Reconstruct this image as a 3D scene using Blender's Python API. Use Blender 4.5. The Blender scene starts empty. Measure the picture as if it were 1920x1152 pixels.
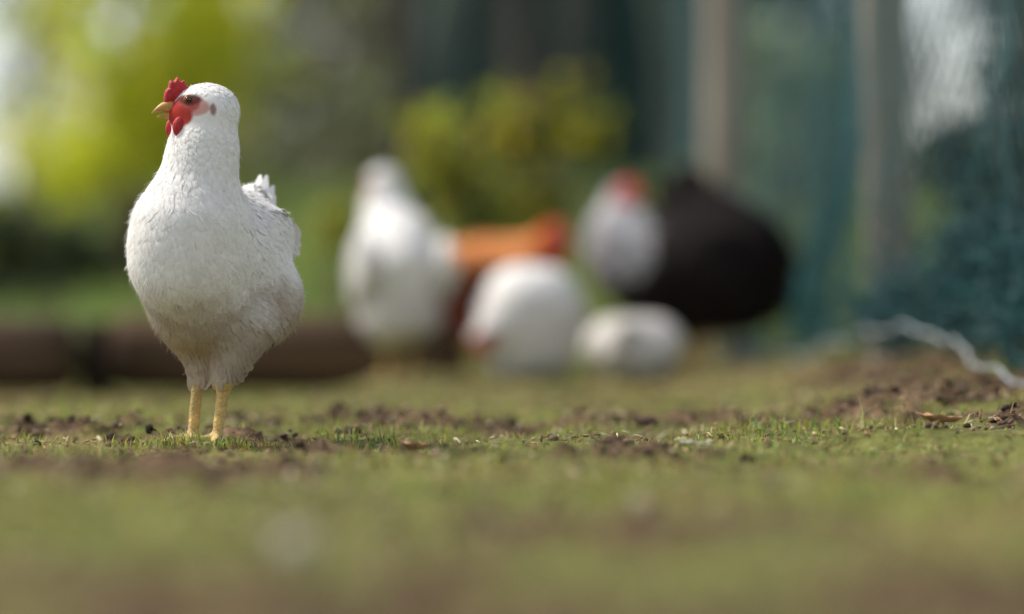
import bpy, math, random
import numpy as np
R = math.radians
rng = np.random.default_rng(7)
random.seed(7)

# ------------------------------------------------------------------ camera, sky, sun, exposure
sc = bpy.context.scene
col = sc.collection
CAM_H, FPX, HOR = 0.177, 7200.0, 543.0        # eye height, focal length in photo pixels, horizon row
cd = bpy.data.cameras.new('camera'); cam = bpy.data.objects.new('camera', cd); col.objects.link(cam)
cd.sensor_width = 36.0; cd.lens = 135.0; cd.clip_start = 0.05; cd.clip_end = 600
cam.location = (0, 0, CAM_H)
cam.rotation_euler = (R(90) - math.atan((576 - HOR) / FPX), 0, 0)
cd.dof.use_dof = True; cd.dof.focus_distance = 4.32; cd.dof.aperture_fstop = 1.55
cd.dof.aperture_blades = 0
sc.camera = cam
SUN_EL, SUN_AZ = 52.0, -70.0                    # azimuth measured from +Y towards +X
world = bpy.data.worlds.new('World'); sc.world = world; world.use_nodes = True
wn = world.node_tree; bg = wn.nodes['Background']
sky = wn.nodes.new('ShaderNodeTexSky'); sky.sky_type = 'NISHITA'; sky.sun_disc = False
sky.sun_elevation = R(SUN_EL); sky.sun_rotation = R(SUN_AZ); sky.dust_density = 1.2; sky.air_density = 1.0
veil = wn.nodes.new('ShaderNodeHueSaturation'); veil.inputs['Saturation'].default_value = 0.42      # thin white overcast
wn.links.new(sky.outputs[0], veil.inputs['Color']); wn.links.new(veil.outputs[0], bg.inputs['Color']); bg.inputs['Strength'].default_value = 0.10
sd = bpy.data.lights.new('sun', 'SUN'); sun = bpy.data.objects.new('sun', sd); col.objects.link(sun)
sd.energy = 2.0; sd.angle = R(7); sd.color = (1.0, 0.94, 0.84)
from mathutils import Vector, Matrix
sdir = Vector((math.sin(R(SUN_AZ)) * math.cos(R(SUN_EL)), math.cos(R(SUN_AZ)) * math.cos(R(SUN_EL)), math.sin(R(SUN_EL))))
sun.rotation_euler = sdir.to_track_quat('Z', 'Y').to_euler()
sc.view_settings.view_transform = 'Standard'; sc.view_settings.look = 'None'
sc.view_settings.exposure = 1.12; sc.view_settings.gamma = 1.0
sc.render.engine = 'CYCLES'
sc.cycles.use_denoising = True
sc.cycles.max_bounces = 6; sc.cycles.transparent_max_bounces = 6

# ------------------------------------------------------------------ helpers
def tag(o, label=None, cat=None, group=None, kind=None):
    if label: o['label'] = label
    if cat: o['category'] = cat
    if group: o['group'] = group
    if kind: o['kind'] = kind
    return o

def empty(name, loc, rz=0.0):
    o = bpy.data.objects.new(name, None); col.objects.link(o)
    o.location = loc; o.rotation_euler = (0, 0, rz); o.empty_display_size = 0.05
    return o

def at(px, py, d):
    """a point at distance d seen at photo pixel px, py"""
    return np.array([(px - 960) / FPX * d, d, CAM_H - (py - HOR) / FPX * d])

def mesh_obj(name, V, faces, mat, parent=None, cols=None, smooth=True):
    """V (n,3); faces: list of int arrays (m,k), one array per polygon size"""
    me = bpy.data.meshes.new(name)
    V = np.asarray(V, dtype=np.float32)
    if not isinstance(faces, list): faces = [faces]
    faces = [np.asarray(f, dtype=np.int32) for f in faces if len(f)]
    loops = np.concatenate([f.ravel() for f in faces])
    sizes = np.concatenate([np.full(len(f), f.shape[1], dtype=np.int32) for f in faces])
    starts = np.concatenate([[0], np.cumsum(sizes)[:-1]]).astype(np.int32)
    me.vertices.add(len(V)); me.vertices.foreach_set('co', V.ravel())
    me.loops.add(len(loops)); me.loops.foreach_set('vertex_index', loops)
    me.polygons.add(len(sizes)); me.polygons.foreach_set('loop_start', starts)
    me.polygons.foreach_set('loop_total', sizes)
    if smooth: me.polygons.foreach_set('use_smooth', np.ones(len(sizes), dtype=bool))
    me.update(calc_edges=True); me.validate()
    if cols is not None:
        a = me.color_attributes.new('Col', 'FLOAT_COLOR', 'POINT')
        c = np.ones((len(V), 4), dtype=np.float32); c[:, :3] = cols
        a.data.foreach_set('color', c.ravel())
    o = bpy.data.objects.new(name, me); col.objects.link(o)
    if mat: me.materials.append(mat)
    if parent: o.parent = parent
    return o

class Geo:
    """collects pieces with different polygon sizes into one mesh"""
    def __init__(s): s.V = []; s.F = {}; s.C = []; s.n = 0
    def add(s, V, faces, c=None):
        V = np.asarray(V, float).reshape(-1, 3)
        for f in (faces if isinstance(faces, list) else [faces]):
            f = np.asarray(f, dtype=np.int64)
            if len(f): s.F.setdefault(f.shape[1], []).append(f + s.n)
        s.V.append(V); s.n += len(V)
        if c is None: c = (1, 1, 1)
        c = np.asarray(c, float)
        s.C.append(np.broadcast_to(c, (len(V), 3)) if c.ndim == 1 else c)
    def build(s, name, mat, parent=None, smooth=True):
        return mesh_obj(name, np.concatenate(s.V), [np.concatenate(v) for v in s.F.values()], mat, parent,
                        np.concatenate(s.C), smooth)

def hash2(ix, iy, seed):
    h = (ix.astype(np.int64) * 374761393 + iy.astype(np.int64) * 668265263 + seed * 982451653) & 0x7fffffff
    h = ((h ^ (h >> 13)) * 1274126177) & 0x7fffffff
    return ((h ^ (h >> 16)) & 0xffff) / 65535.0

def vnoise(x, y, seed=0):
    x = np.asarray(x, float); y = np.asarray(y, float)
    ix = np.floor(x); iy = np.floor(y); fx = x - ix; fy = y - iy
    fx = fx * fx * (3 - 2 * fx); fy = fy * fy * (3 - 2 * fy)
    a = hash2(ix, iy, seed); b = hash2(ix + 1, iy, seed); c = hash2(ix, iy + 1, seed); d = hash2(ix + 1, iy + 1, seed)
    return (a + (b - a) * fx) * (1 - fy) + (c + (d - c) * fx) * fy

def fbm(x, y, seed=0, o=4):
    s = 0; w = 0.5; t = 0
    for i in range(o):
        s = s + w * vnoise(x * 2 ** i, y * 2 ** i, seed + i * 17); t += w; w *= 0.5
    return s / t

def sstep(a, b, x):
    t = np.clip((x - a) / (b - a), 0, 1); return t * t * (3 - 2 * t)

def frames(P):
    P = np.asarray(P, float)
    T = np.gradient(P, axis=0); T /= np.linalg.norm(T, axis=1)[:, None] + 1e-12
    up = np.array([0.3, 0.2, 0.93])
    if abs(T[len(T) // 2] @ up) > 0.9: up = np.array([1.0, 0.1, 0.0])
    A = np.cross(T, up); A /= np.linalg.norm(A, axis=1)[:, None]
    return T, A, np.cross(T, A)

def tube(P, r, n=8, cap=True):
    P = np.asarray(P, float); m = len(P); r = np.broadcast_to(np.asarray(r, float), (m,))
    T, A, B = frames(P)
    a = np.arange(n) / n * 2 * math.pi
    V = P[:, None] + r[:, None, None] * (np.cos(a)[None, :, None] * A[:, None] + np.sin(a)[None, :, None] * B[:, None])
    V = V.reshape(-1, 3)
    i, j = np.meshgrid(np.arange(m - 1), np.arange(n), indexing='ij')
    q = np.stack([i * n + j, i * n + (j + 1) % n, (i + 1) * n + (j + 1) % n, (i + 1) * n + j], -1).reshape(-1, 4)
    F = [q]
    if cap:
        V = np.concatenate([V, P[:1], P[-1:]])
        j = np.arange(n)
        F.append(np.concatenate([np.stack([np.full(n, m * n), (j + 1) % n, j], -1),
                                 np.stack([np.full(n, m * n + 1), (m - 1) * n + j, (m - 1) * n + (j + 1) % n], -1)]))
    return V, F

def bend_path(a, b, n, wob, seed):
    r = np.random.default_rng(seed); t = np.linspace(0, 1, n)[:, None]
    P = np.asarray(a) * (1 - t) + np.asarray(b) * t
    for k in range(1, 4):
        P = P + np.sin(t * math.pi * k + r.uniform(0, 6)) * r.normal(size=3) * wob / k * np.minimum(1, t * 4)
    return P

# ------------------------------------------------------------------ materials
def new_mat(name):
    m = bpy.data.materials.new(name); m.use_nodes = True
    nt = m.node_tree; nt.nodes.clear()
    out = nt.nodes.new('ShaderNodeOutputMaterial')
    return m, nt, out

def pbr(name, color=None, rough=0.7, noise=None, bump=None, attr=False, spec=0.3, sss=0.0, sheen=0.0, coat=0.0):
    """Principled surface; colour from the pigment attribute or constant, broken up by object-space noise"""
    m, nt, out = new_mat(name); N = nt.nodes; L = nt.links
    b = N.new('ShaderNodeBsdfPrincipled'); L.new(b.outputs[0], out.inputs['Surface'])
    b.inputs['Roughness'].default_value = rough; b.inputs['Specular IOR Level'].default_value = spec
    if sss:
        b.inputs['Subsurface Weight'].default_value = sss; b.inputs['Subsurface Scale'].default_value = 0.004
    if sheen: b.inputs['Sheen Weight'].default_value = sheen
    if coat: b.inputs['Coat Weight'].default_value = coat
    tc = N.new('ShaderNodeTexCoord')
    if attr:
        a = N.new('ShaderNodeAttribute'); a.attribute_name = 'Col'; src = a.outputs['Color']
    else:
        a = N.new('ShaderNodeRGB'); a.outputs[0].default_value = (*color, 1); src = a.outputs[0]
    for scl, amt, stretch in (noise or []):
        mp = N.new('ShaderNodeMapping'); mp.inputs['Scale'].default_value = stretch
        L.new(tc.outputs['Object'], mp.inputs['Vector'])
        n = N.new('ShaderNodeTexNoise'); n.inputs['Scale'].default_value = scl; n.inputs['Detail'].default_value = 4
        L.new(mp.outputs[0], n.inputs['Vector'])
        r = N.new('ShaderNodeMapRange'); r.inputs['From Min'].default_value = 0.3; r.inputs['From Max'].default_value = 0.7
        r.inputs['To Min'].default_value = 1 - amt; r.inputs['To Max'].default_value = 1 + amt * 0.6
        L.new(n.outputs['Fac'], r.inputs['Value'])
        mx = N.new('ShaderNodeVectorMath'); mx.operation = 'MULTIPLY'
        L.new(src, mx.inputs[0]); L.new(r.outputs[0], mx.inputs[1]); src = mx.outputs[0]
    L.new(src, b.inputs['Base Color'])
    if bump:
        n = N.new('ShaderNodeTexNoise'); n.inputs['Scale'].default_value = bump[0]; n.inputs['Detail'].default_value = 5
        mp = N.new('ShaderNodeMapping'); mp.inputs['Scale'].default_value = bump[2] if len(bump) > 2 else (1, 1, 1)
        L.new(tc.outputs['Object'], mp.inputs['Vector']); L.new(mp.outputs[0], n.inputs['Vector'])
        bp = N.new('ShaderNodeBump'); bp.inputs['Strength'].default_value = 0.7; bp.inputs['Distance'].default_value = bump[1]
        L.new(n.outputs['Fac'], bp.inputs['Height']); L.new(bp.outputs[0], b.inputs['Normal'])
    return m

def leaf_mat(name, trans=0.4, gloss=0.06):
    m, nt, out = new_mat(name); N = nt.nodes; L = nt.links
    a = N.new('ShaderNodeAttribute'); a.attribute_name = 'Col'
    d = N.new('ShaderNodeBsdfDiffuse'); t = N.new('ShaderNodeBsdfTranslucent'); g = N.new('ShaderNodeBsdfGlossy')
    g.inputs['Roughness'].default_value = 0.45
    L.new(a.outputs['Color'], d.inputs['Color']); L.new(a.outputs['Color'], t.inputs['Color'])
    m1 = N.new('ShaderNodeMixShader'); m1.inputs[0].default_value = trans
    L.new(d.outputs[0], m1.inputs[1]); L.new(t.outputs[0], m1.inputs[2])
    m2 = N.new('ShaderNodeMixShader'); m2.inputs[0].default_value = gloss
    L.new(m1.outputs[0], m2.inputs[1]); L.new(g.outputs[0], m2.inputs[2])
    L.new(m2.outputs[0], out.inputs['Surface'])
    return m

W1 = (1, 1, 1)
M_GROUND = pbr('turf_soil', rough=0.95, attr=True, noise=[(9, 0.35, W1), (60, 0.45, W1), (260, 0.35, W1)], bump=(140, 0.006), spec=0.15)
M_GRASS = leaf_mat('grass_blade', 0.35, 0.03)
M_LEAF = leaf_mat('leaf', 0.55, 0.03)
M_DARKLEAF = leaf_mat('evergreen_leaf', 0.25, 0.06)
M_PLUME = pbr('plumage', rough=0.85, attr=True, noise=[(45, 0.05, W1), (220, 0.05, W1)], spec=0.12)
M_LEG = pbr('scaled_leg', rough=0.55, attr=True, noise=[(70, .35, W1), (300, .25, (1, 1, 2.2))], bump=(230, .0025, (1, 1, 1.6)), spec=.3)
M_COMB = pbr('comb_skin', (0.46, 0.025, 0.03), 0.5, noise=[(180, 0.3, W1)], bump=(500, 0.0015), sss=0.15)
M_BEAK = pbr('beak_horn', (0.50, 0.27, 0.085), 0.4, noise=[(120, 0.25, W1)])
M_EYE = pbr('eye', (0.02, 0.008, 0.004), 0.08, spec=0.6, coat=0.5)
M_IRIS = pbr('iris', (0.25, 0.07, 0.01), 0.3)
M_BARK = pbr('bark', (0.13, 0.105, 0.085), 0.95, noise=[(6, 0.5, (1, 1, 0.25)), (30, 0.4, (1, 1, 0.2))], bump=(30, 0.02, (1, 1, 0.25)))
M_GREYBARK = pbr('grey_bark', (0.17, 0.18, 0.15), 0.95, noise=[(5, 0.35, (1, 1, 0.4)), (25, 0.3, (1, 1, 0.6))], bump=(25, 0.015))
M_LOG = pbr('log_wood', (0.085, 0.05, 0.027), 0.9, noise=[(7, 0.5, (0.25, 1, 1)), (40, 0.4, (0.12, 1, 1))], bump=(40, 0.012, (0.15, 1, 1)))
M_STAKE = pbr('dark_stake', (0.045, 0.03, 0.02), 0.95, noise=[(20, .4, (1, 1, .2))], bump=(40, .01, (1, 1, .15)))
M_POST = pbr('weathered_post', (0.29, 0.25, 0.20), 0.9, noise=[(10, 0.35, (1, 1, 0.15)), (60, 0.35, (1, 1, 0.06))], bump=(60, 0.006, (1, 1, 0.08)))
M_NET = pbr('teal_net', (0.009, 0.075, 0.08), 0.5, noise=[(14, 0.4, W1)])
M_FOLD = pbr('teal_net_gathered', (0.022, 0.15, 0.16), 0.5, noise=[(9, 0.4, W1)])
M_CORD = pbr('hem_cord', (0.42, 0.46, 0.48), 0.7, noise=[(60, 0.3, W1)], bump=(200, 0.003))
M_CRUMB = pbr('soil_crumb', rough=0.95, attr=True, noise=[(90, 0.4, W1)], bump=(300, 0.002), spec=0.15)
M_STONE = pbr('pale_stone', (0.20, 0.21, 0.24), 0.8, noise=[(12, 0.3, W1), (70, 0.2, W1)], bump=(60, 0.006))

# ------------------------------------------------------------------ terrain
SOIL = [(-0.12, 4.95, .26, .22), (0.16, 4.95, .13, .16), (-0.36, 4.55, .16, .12), (0.50, 5.05, .22, .42), (0.62, 5.7, .25, .9), (0.62, 4.5, .25, .3),
        (-0.2, 2.1, .24, .4), (0.25, 2.05, .22, .4), (0.02, 2.0, .2, .25), (-.02, 4.9, .5, .12), (-0.36, 3.4, .2, .25), (0.08, 2.75, .14, .2), (0.52, 2.4, .2, .3), (-0.55, 4.7, .15, .15),
        (0.12, 3.95, .14, .1), (-0.1, 4.0, .16, .08), (0.38, 3.55, .1, .12)]
def height(x, y):
    x = np.asarray(x, float); y = np.asarray(y, float)
    z = (fbm(x / .5, y / .7, 3, 3) - .5) * .022 * sstep(30, 10, y)
    z = z + (fbm(x / .09, y / .11, 11, 3) - .5) * .034 * sstep(12, 8, y)
    z = z + (.026 * sstep(.26, .78, x) * sstep(4.3, 6.0, y) + .022 * sstep(.2, .6, x) * sstep(3.4, 5.0, y)) * (1 - .75 * sstep(6.6, 7.6, y))
    z = z + .07 * np.exp(-((x - 1.4) / .5) ** 2) * sstep(3.5, 6.0, y) * sstep(13, 9, y)
    z = z - .050 * sstep(-.22, -.42, x) * sstep(5.9, 7.2, y) * sstep(9.6, 8.6, y)
    z = z + .42 * sstep(9.2, 14.5, y) + (fbm(x / 3, y / 3, 31, 3) - .5) * .25 * sstep(9.5, 16, y)
    # bare clumps of soil raised by scratching
    z = z + .016 * np.maximum(0, fbm(x / .022, y / .030, 51, 3) - .42) / .3 * soil(x, y)
    flat = np.exp(-(((x + .352) / .06) ** 2 + ((y - 4.36) / .07) ** 2))
    return z * (1 - flat)
def soil(x, y):
    s = 0
    for cx, cy, rx, ry in SOIL:
        s = np.maximum(s, 1.25 * np.exp(-(((x - cx) / rx) ** 2 + ((y - cy) / ry) ** 2)))
    n = fbm(x / .12, y / .16, 77, 4)
    return np.clip(sstep(.40, .62, s * .62 + (n - .5) * 1.35 + .01), 0, 1)

def grow(a, step, end, k=1.18):
    r = []; s = step
    while a < end: s *= k; a += s; r.append(a)
    return np.array(r)
xd = np.arange(-1.25, 1.2501, .014); xr = grow(1.25, .014, 120)
xs = np.concatenate([-xr[::-1], xd, xr])
yd = np.arange(1.5, 8.6, .014); ys = np.concatenate([1.5 - grow(0, .014, 25)[::-1], yd, grow(yd[-1], .014, 220)])
X, Y = np.meshgrid(xs, ys, indexing='xy')
Z = height(X, Y)
nx, ny = len(xs), len(ys)
i, j = np.meshgrid(np.arange(ny - 1), np.arange(nx - 1), indexing='ij')
q = np.stack([i * nx + j, i * nx + j + 1, (i + 1) * nx + j + 1, (i + 1) * nx + j], -1).reshape(-1, 4)
S = soil(X, Y)[..., None]; g1 = fbm(X / .3, Y / .4, 5, 3)[..., None]; g2 = fbm(X / .07, Y / .09, 8, 3)[..., None]
turf = np.array([.15, .155, .04]) * (1 - sstep(.4, .7, g1)) + np.array([.21, .17, .06]) * sstep(.4, .7, g1)
dirt_shade = np.array([.078, .048, .026]) * (1 - sstep(.35, .65, g2)) + np.array([.165, .105, .060]) * sstep(.35, .65, g2)
C = turf * (1 - S) + dirt_shade * S
ground = mesh_obj('ground', np.stack([X, Y, Z], -1).reshape(-1, 3), q, M_GROUND, cols=C.reshape(-1, 3))
tag(ground, 'uneven yard ground of short turf and scratched bare soil', 'ground', kind='structure')

# ------------------------------------------------------------------ grass, crumbs, litter
def rotz(a): return np.stack([np.cos(a), np.sin(a), np.zeros_like(a)], -1)
def blades(x, y, h, w, lean, c):
    n = len(x); z = height(x, y) - .002
    P = np.stack([x, y, z], -1); a = rng.uniform(0, 2 * math.pi, n); s = rotz(a) * w[:, None]
    l = rotz(rng.uniform(0, 2 * math.pi, n)) * (lean * h)[:, None]
    up = np.array([0, 0, 1.0]) * h[:, None]
    v = np.stack([P - s, P + s, P + l * .35 + up * .6 + s * .7, P + l * .35 + up * .6 - s * .7, P + l + up * (1 - .25 * lean[:, None])], 1)
    b = np.arange(n)[:, None] * 5
    return v.reshape(-1, 3), [b + np.array([[0, 1, 2, 3]]), b + np.array([[3, 2, 4]])], np.repeat(c, 5, 0)
def palette(n, cols_, w, jit=.18):
    c = np.array(cols_)[rng.choice(len(cols_), n, p=np.array(w) / sum(w))]
    return c * (1 + rng.normal(0, jit, (n, 1))).clip(.4, 1.8)
GP = [(.28, .36, .055), (.40, .42, .08), (.12, .165, .03), (.50, .42, .18), (.32, .20, .10), (.19, .33, .09)]
def scatter(n, y0, y1, spread):
    y = np.sqrt(rng.uniform(y0 ** 2, y1 ** 2, n)); x = rng.uniform(-1, 1, n) * (.14 * y + spread); return x, y
gg = Geo()
x, y = scatter(330000, 1.6, 9.6, .35)
keep = (vnoise(x / .018, y / .025, 201) > rng.uniform(0, .75, len(x))) & (rng.uniform(0, 1, len(x)) > soil(x, y) * .80) & (rng.uniform(0, 1, len(x)) < .08 + 1.1 * sstep(.38, .62, fbm(x / .11, y / .15, 91, 3)))
keep &= rng.uniform(0, 1, len(x)) < .35 + .65 * sstep(2.0, 3.0, y)
x, y = x[keep], y[keep]; n = len(x)
h = (.003 + .019 * fbm(x / .16, y / .2, 64, 3)) * (1 - .45 * sstep(5.6, 7, y)) * rng.uniform(.5, 1.5, n)
tall = rng.uniform(0, 1, n) < .03; h[tall] *= rng.uniform(1.3, 2.3, tall.sum())
c = palette(n, GP, [4, 4, 3, 2.6, 2.0, 1.4])
cb = palette(n, [(.34, .25, .11), (.24, .16, .08), (.42, .36, .15), (.16, .12, .06)], [3, 3, 2, 2]); mk = rng.uniform(0, 1, n) < .85 * sstep(.5, .66, fbm(x / .13, y / .22, 301, 3)); c[mk] = cb[mk]
m_ = 420; fx = rng.normal(-.356, .04, m_); fy = rng.normal(4.30, .035, m_)      # tufts round the sharp hen's feet
gg.add(*blades(fx, fy, rng.uniform(.008, .024, m_), rng.uniform(.0006, .0013, m_), rng.uniform(.2, 1.0, m_), palette(m_, GP, [4, 4, 3, 2.6, 2.0, 1.4])))
gg.add(*blades(x, y, h, rng.uniform(.0006, .0014, n), rng.uniform(.2, 1.1, n), c))
# rank grass and weeds on the bank behind the log
n = 26000
y = rng.uniform(8.8, 17, n); x = rng.uniform(-1, 1, n) * (.14 * y + 1.0) - .1
keep = rng.uniform(0, 1, n) < .3 + sstep(.35, .6, fbm(x / .6, y / .8, 15, 3)); x, y = x[keep], y[keep]; n = len(x)
h = (.06 + .16 * fbm(x / .5, y / .6, 19, 3)) * rng.uniform(.6, 1.3, n)
gg.add(*blades(x, y, h, rng.uniform(.004, .009, n), rng.uniform(.1, .7, n), palette(n, [(.24, .36, .08), (.32, .42, .10), (.16, .22, .07), (.22, .17, .09)], [3, 3, 2, 1.2])))
grass = gg.build('grass', M_GRASS)
tag(grass, 'short olive green grass over the yard and rank grass on the bank', 'grass', kind='stuff')

t = (1 + 5 ** .5) / 2
ICO = np.array([(-1, t, 0), (1, t, 0), (-1, -t, 0), (1, -t, 0), (0, -1, t), (0, 1, t), (0, -1, -t), (0, 1, -t), (t, 0, -1), (t, 0, 1), (-t, 0, -1), (-t, 0, 1)]) / math.hypot(1, t)
ICF = np.array([(0, 11, 5), (0, 5, 1), (0, 1, 7), (0, 7, 10), (0, 10, 11), (1, 5, 9), (5, 11, 4), (11, 10, 2), (10, 7, 6), (7, 1, 8), (3, 9, 4), (3, 4, 2), (3, 2, 6), (3, 6, 8), (3, 8, 9), (4, 9, 5), (2, 4, 11), (6, 2, 10), (8, 6, 7), (9, 8, 1)])
def lumps(x, y, r, c, flat=.7):
    n = len(x)
    V = ICO[None] * (r[:, None] * rng.uniform(.65, 1.25, (n, 12)))[..., None] * np.array([1, 1, flat])
    V = V * rng.uniform(.7, 1.3, (n, 1, 3)) + np.stack([x, y, height(x, y) + r * .25], -1)[:, None]
    F = ICF[None] + (np.arange(n) * 12)[:, None, None]
    return V.reshape(-1, 3), F.reshape(-1, 3), np.repeat(c, 12, 0)
x, y = scatter(90000, 1.7, 7.5, .3); s = soil(x, y)
keep = rng.uniform(0, 1, len(x)) < s * .5 + .07; x, y = x[keep], y[keep]; n = len(x)
r = .0024 * np.exp(rng.normal(0, .6, n)).clip(.4, 3.2)
cg = Geo(); cg.add(*lumps(x, y, r, palette(n, [(.070, .045, .030), (.14, .092, .064), (.28, .20, .145), (.040, .028, .02)], [4, 4, 2, 2])))
tag(cg.build('soil_crumbs', M_CRUMB, smooth=False), 'dark and pinkish brown crumbs of scratched soil', 'soil crumbs', kind='stuff')
# straw, chips, dry leaf bits
x, y = scatter(11000, 1.8, 8.0, .3); n = len(x)
a = rng.uniform(0, 6.28, n); d = rotz(a); L = rng.uniform(.0015, .007, n)[:, None]; s = np.cross(d, [0, 0, 1.]) * rng.uniform(.0006, .002, n)[:, None]
P = np.stack([x, y, height(x, y) + rng.uniform(.002, .009, n)], -1); tilt = np.array([0, 0, 1.]) * rng.normal(0, .35, n)[:, None]
d = d + tilt
v = np.stack([P - d * L - s, P - d * L + s, P + d * L + s, P + d * L - s, P - d * L - s - [0, 0, .0012], P - d * L + s - [0, 0, .0012], P + d * L + s - [0, 0, .0012], P + d * L - s - [0, 0, .0012]], 1)
bf = np.array([[0, 1, 2, 3], [7, 6, 5, 4], [0, 4, 5, 1], [1, 5, 6, 2], [2, 6, 7, 3], [3, 7, 4, 0]])
lg = Geo(); lg.add(v.reshape(-1, 3), (bf[None] + (np.arange(n) * 8)[:, None, None]).reshape(-1, 4),
                   np.repeat(palette(n, [(.42, .31, .16), (.34, .19, .10), (.22, .12, .07), (.62, .54, .36)], [4, 3, 2, 2]), 8, 0))
tag(lg.build('straw_litter', M_CRUMB, smooth=False), 'small bits of straw and chips strewn over the turf', 'litter', kind='stuff')

# ------------------------------------------------------------------ birds: smooth bodies from blended volumes
def rotm(axis, deg): return np.array(Matrix.Rotation(R(deg), 3, axis))
def ell(c, r, rot=None, k=.02): return ('e', np.array(c, float), np.array(r, float), rot, k)
def cone(a, b, ra, rb, k=.015): return ('c', np.array(a, float), np.array(b, float), (ra, rb), k)
def sdf(prims, P):
    D = None
    for kind, a, b, x, k in prims:
        if kind == 'e':
            q = P - a
            if x is not None: q = q @ x          # rows: local = R^T q
            k0 = np.linalg.norm(q / b, axis=-1); k1 = np.linalg.norm(q / b ** 2, axis=-1)
            d = k0 * (k0 - 1) / (k1 + 1e-9)
            d = np.where(k0 < 1e-3, -b.min(), d)
        else:
            ab = b - a; t = np.clip(((P - a) @ ab) / (ab @ ab), 0, 1)
            d = np.linalg.norm(P - a - t[..., None] * ab, axis=-1) - (x[0] + t * (x[1] - x[0]))
        if D is None: D = d
        else:
            h = np.clip(.5 + .5 * (D - d) / k, 0, 1)
            D = D * (1 - h) + d * h - k * h * (1 - h)
    return D

def surface_nets(F, o, h):
    S = F < 0
    nx, ny, nz = F.shape
    def cn(a, b, c): return (slice(a, nx - 1 + a), slice(b, ny - 1 + b), slice(c, nz - 1 + c))
    cnt = sum(S[cn(a, b, c)].astype(np.int8) for a in (0, 1) for b in (0, 1) for c in (0, 1))
    act = (cnt > 0) & (cnt < 8)
    I = np.argwhere(act); idx = -np.ones(act.shape, np.int64); idx[act] = np.arange(len(I))
    acc = np.zeros((len(I), 3)); num = np.zeros(len(I))
    corners = [(a, b, c) for a in (0, 1) for b in (0, 1) for c in (0, 1)]
    for p in corners:
        for ax in range(3):
            if p[ax] == 0:
                r = list(p); r[ax] = 1
                f0 = F[I[:, 0] + p[0], I[:, 1] + p[1], I[:, 2] + p[2]]; f1 = F[I[:, 0] + r[0], I[:, 1] + r[1], I[:, 2] + r[2]]
                m = (f0 < 0) != (f1 < 0)
                t = np.where(m, f0 / np.where(m, f0 - f1, 1), 0)
                e = np.array(p, float)[None].repeat(len(I), 0); e[:, ax] += t
                acc += e * m[:, None]; num += m
    V = (I + acc / num[:, None]) * h + o
    quads = []
    for ax in range(3):
        sl0 = [slice(1, -1)] * 3; sl1 = [slice(1, -1)] * 3
        sl0[ax] = slice(0, -1); sl1[ax] = slice(1, None)
        a, b = S[tuple(sl0)], S[tuple(sl1)]
        E = np.argwhere(a != b); fl = a[tuple(E.T)]
        base = E.copy(); u, w = (ax + 1) % 3, (ax + 2) % 3
        base[:, u] += 1; base[:, w] += 1
        def cell(du, dw):
            c = base.copy(); c[:, u] += du; c[:, w] += dw; return idx[tuple(c.T)]
        Q = np.stack([cell(-1, -1), cell(0, -1), cell(0, 0), cell(-1, 0)], -1)
        Q[~fl] = Q[~fl][:, ::-1]
        quads.append(Q)
    return V, np.concatenate(quads)

def feathers(P, Nn, T, L, W, lift, c, hug=None):
    n = len(P)
    T = T - (T * Nn).sum(1)[:, None] * Nn; T /= np.linalg.norm(T, axis=1)[:, None] + 1e-9
    S = np.cross(Nn, T)
    rows = [(0, .55, -.002, 0), (.45, 1.0, 0, .0004), (.8, .8, 0, .0003), (1.0, .25, 0, 0)]
    V = []
    for u, w, z0, mid in rows:
        cc = P + T * (L * u)[:, None]
        if hug: cc = cc - Nn * np.clip(hug(cc), -.008, .008)[:, None]
        cc = cc + Nn * (z0 + lift * u * (1.4 - .5 * u))[:, None]
        V += [cc - S * (W * w * .5)[:, None], cc + Nn * mid, cc + S * (W * w * .5)[:, None]]
    V = np.stack(V, 1); b = (np.arange(n) * 12)[:, None, None]
    F = np.array([[r * 3 + k, r * 3 + k + 1, r * 3 + k + 4, r * 3 + k + 3] for r in range(3) for k in range(2)])
    tip = np.array([1.0, 1, 1, 1, 1, 1, 1, 1, 1, .97, .97, .97])
    return V.reshape(-1, 3), (b + F[None]).reshape(-1, 4), (np.repeat(c, 12, 0).reshape(n, 12, 3) * tip[None, :, None]).reshape(-1, 3)

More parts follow.
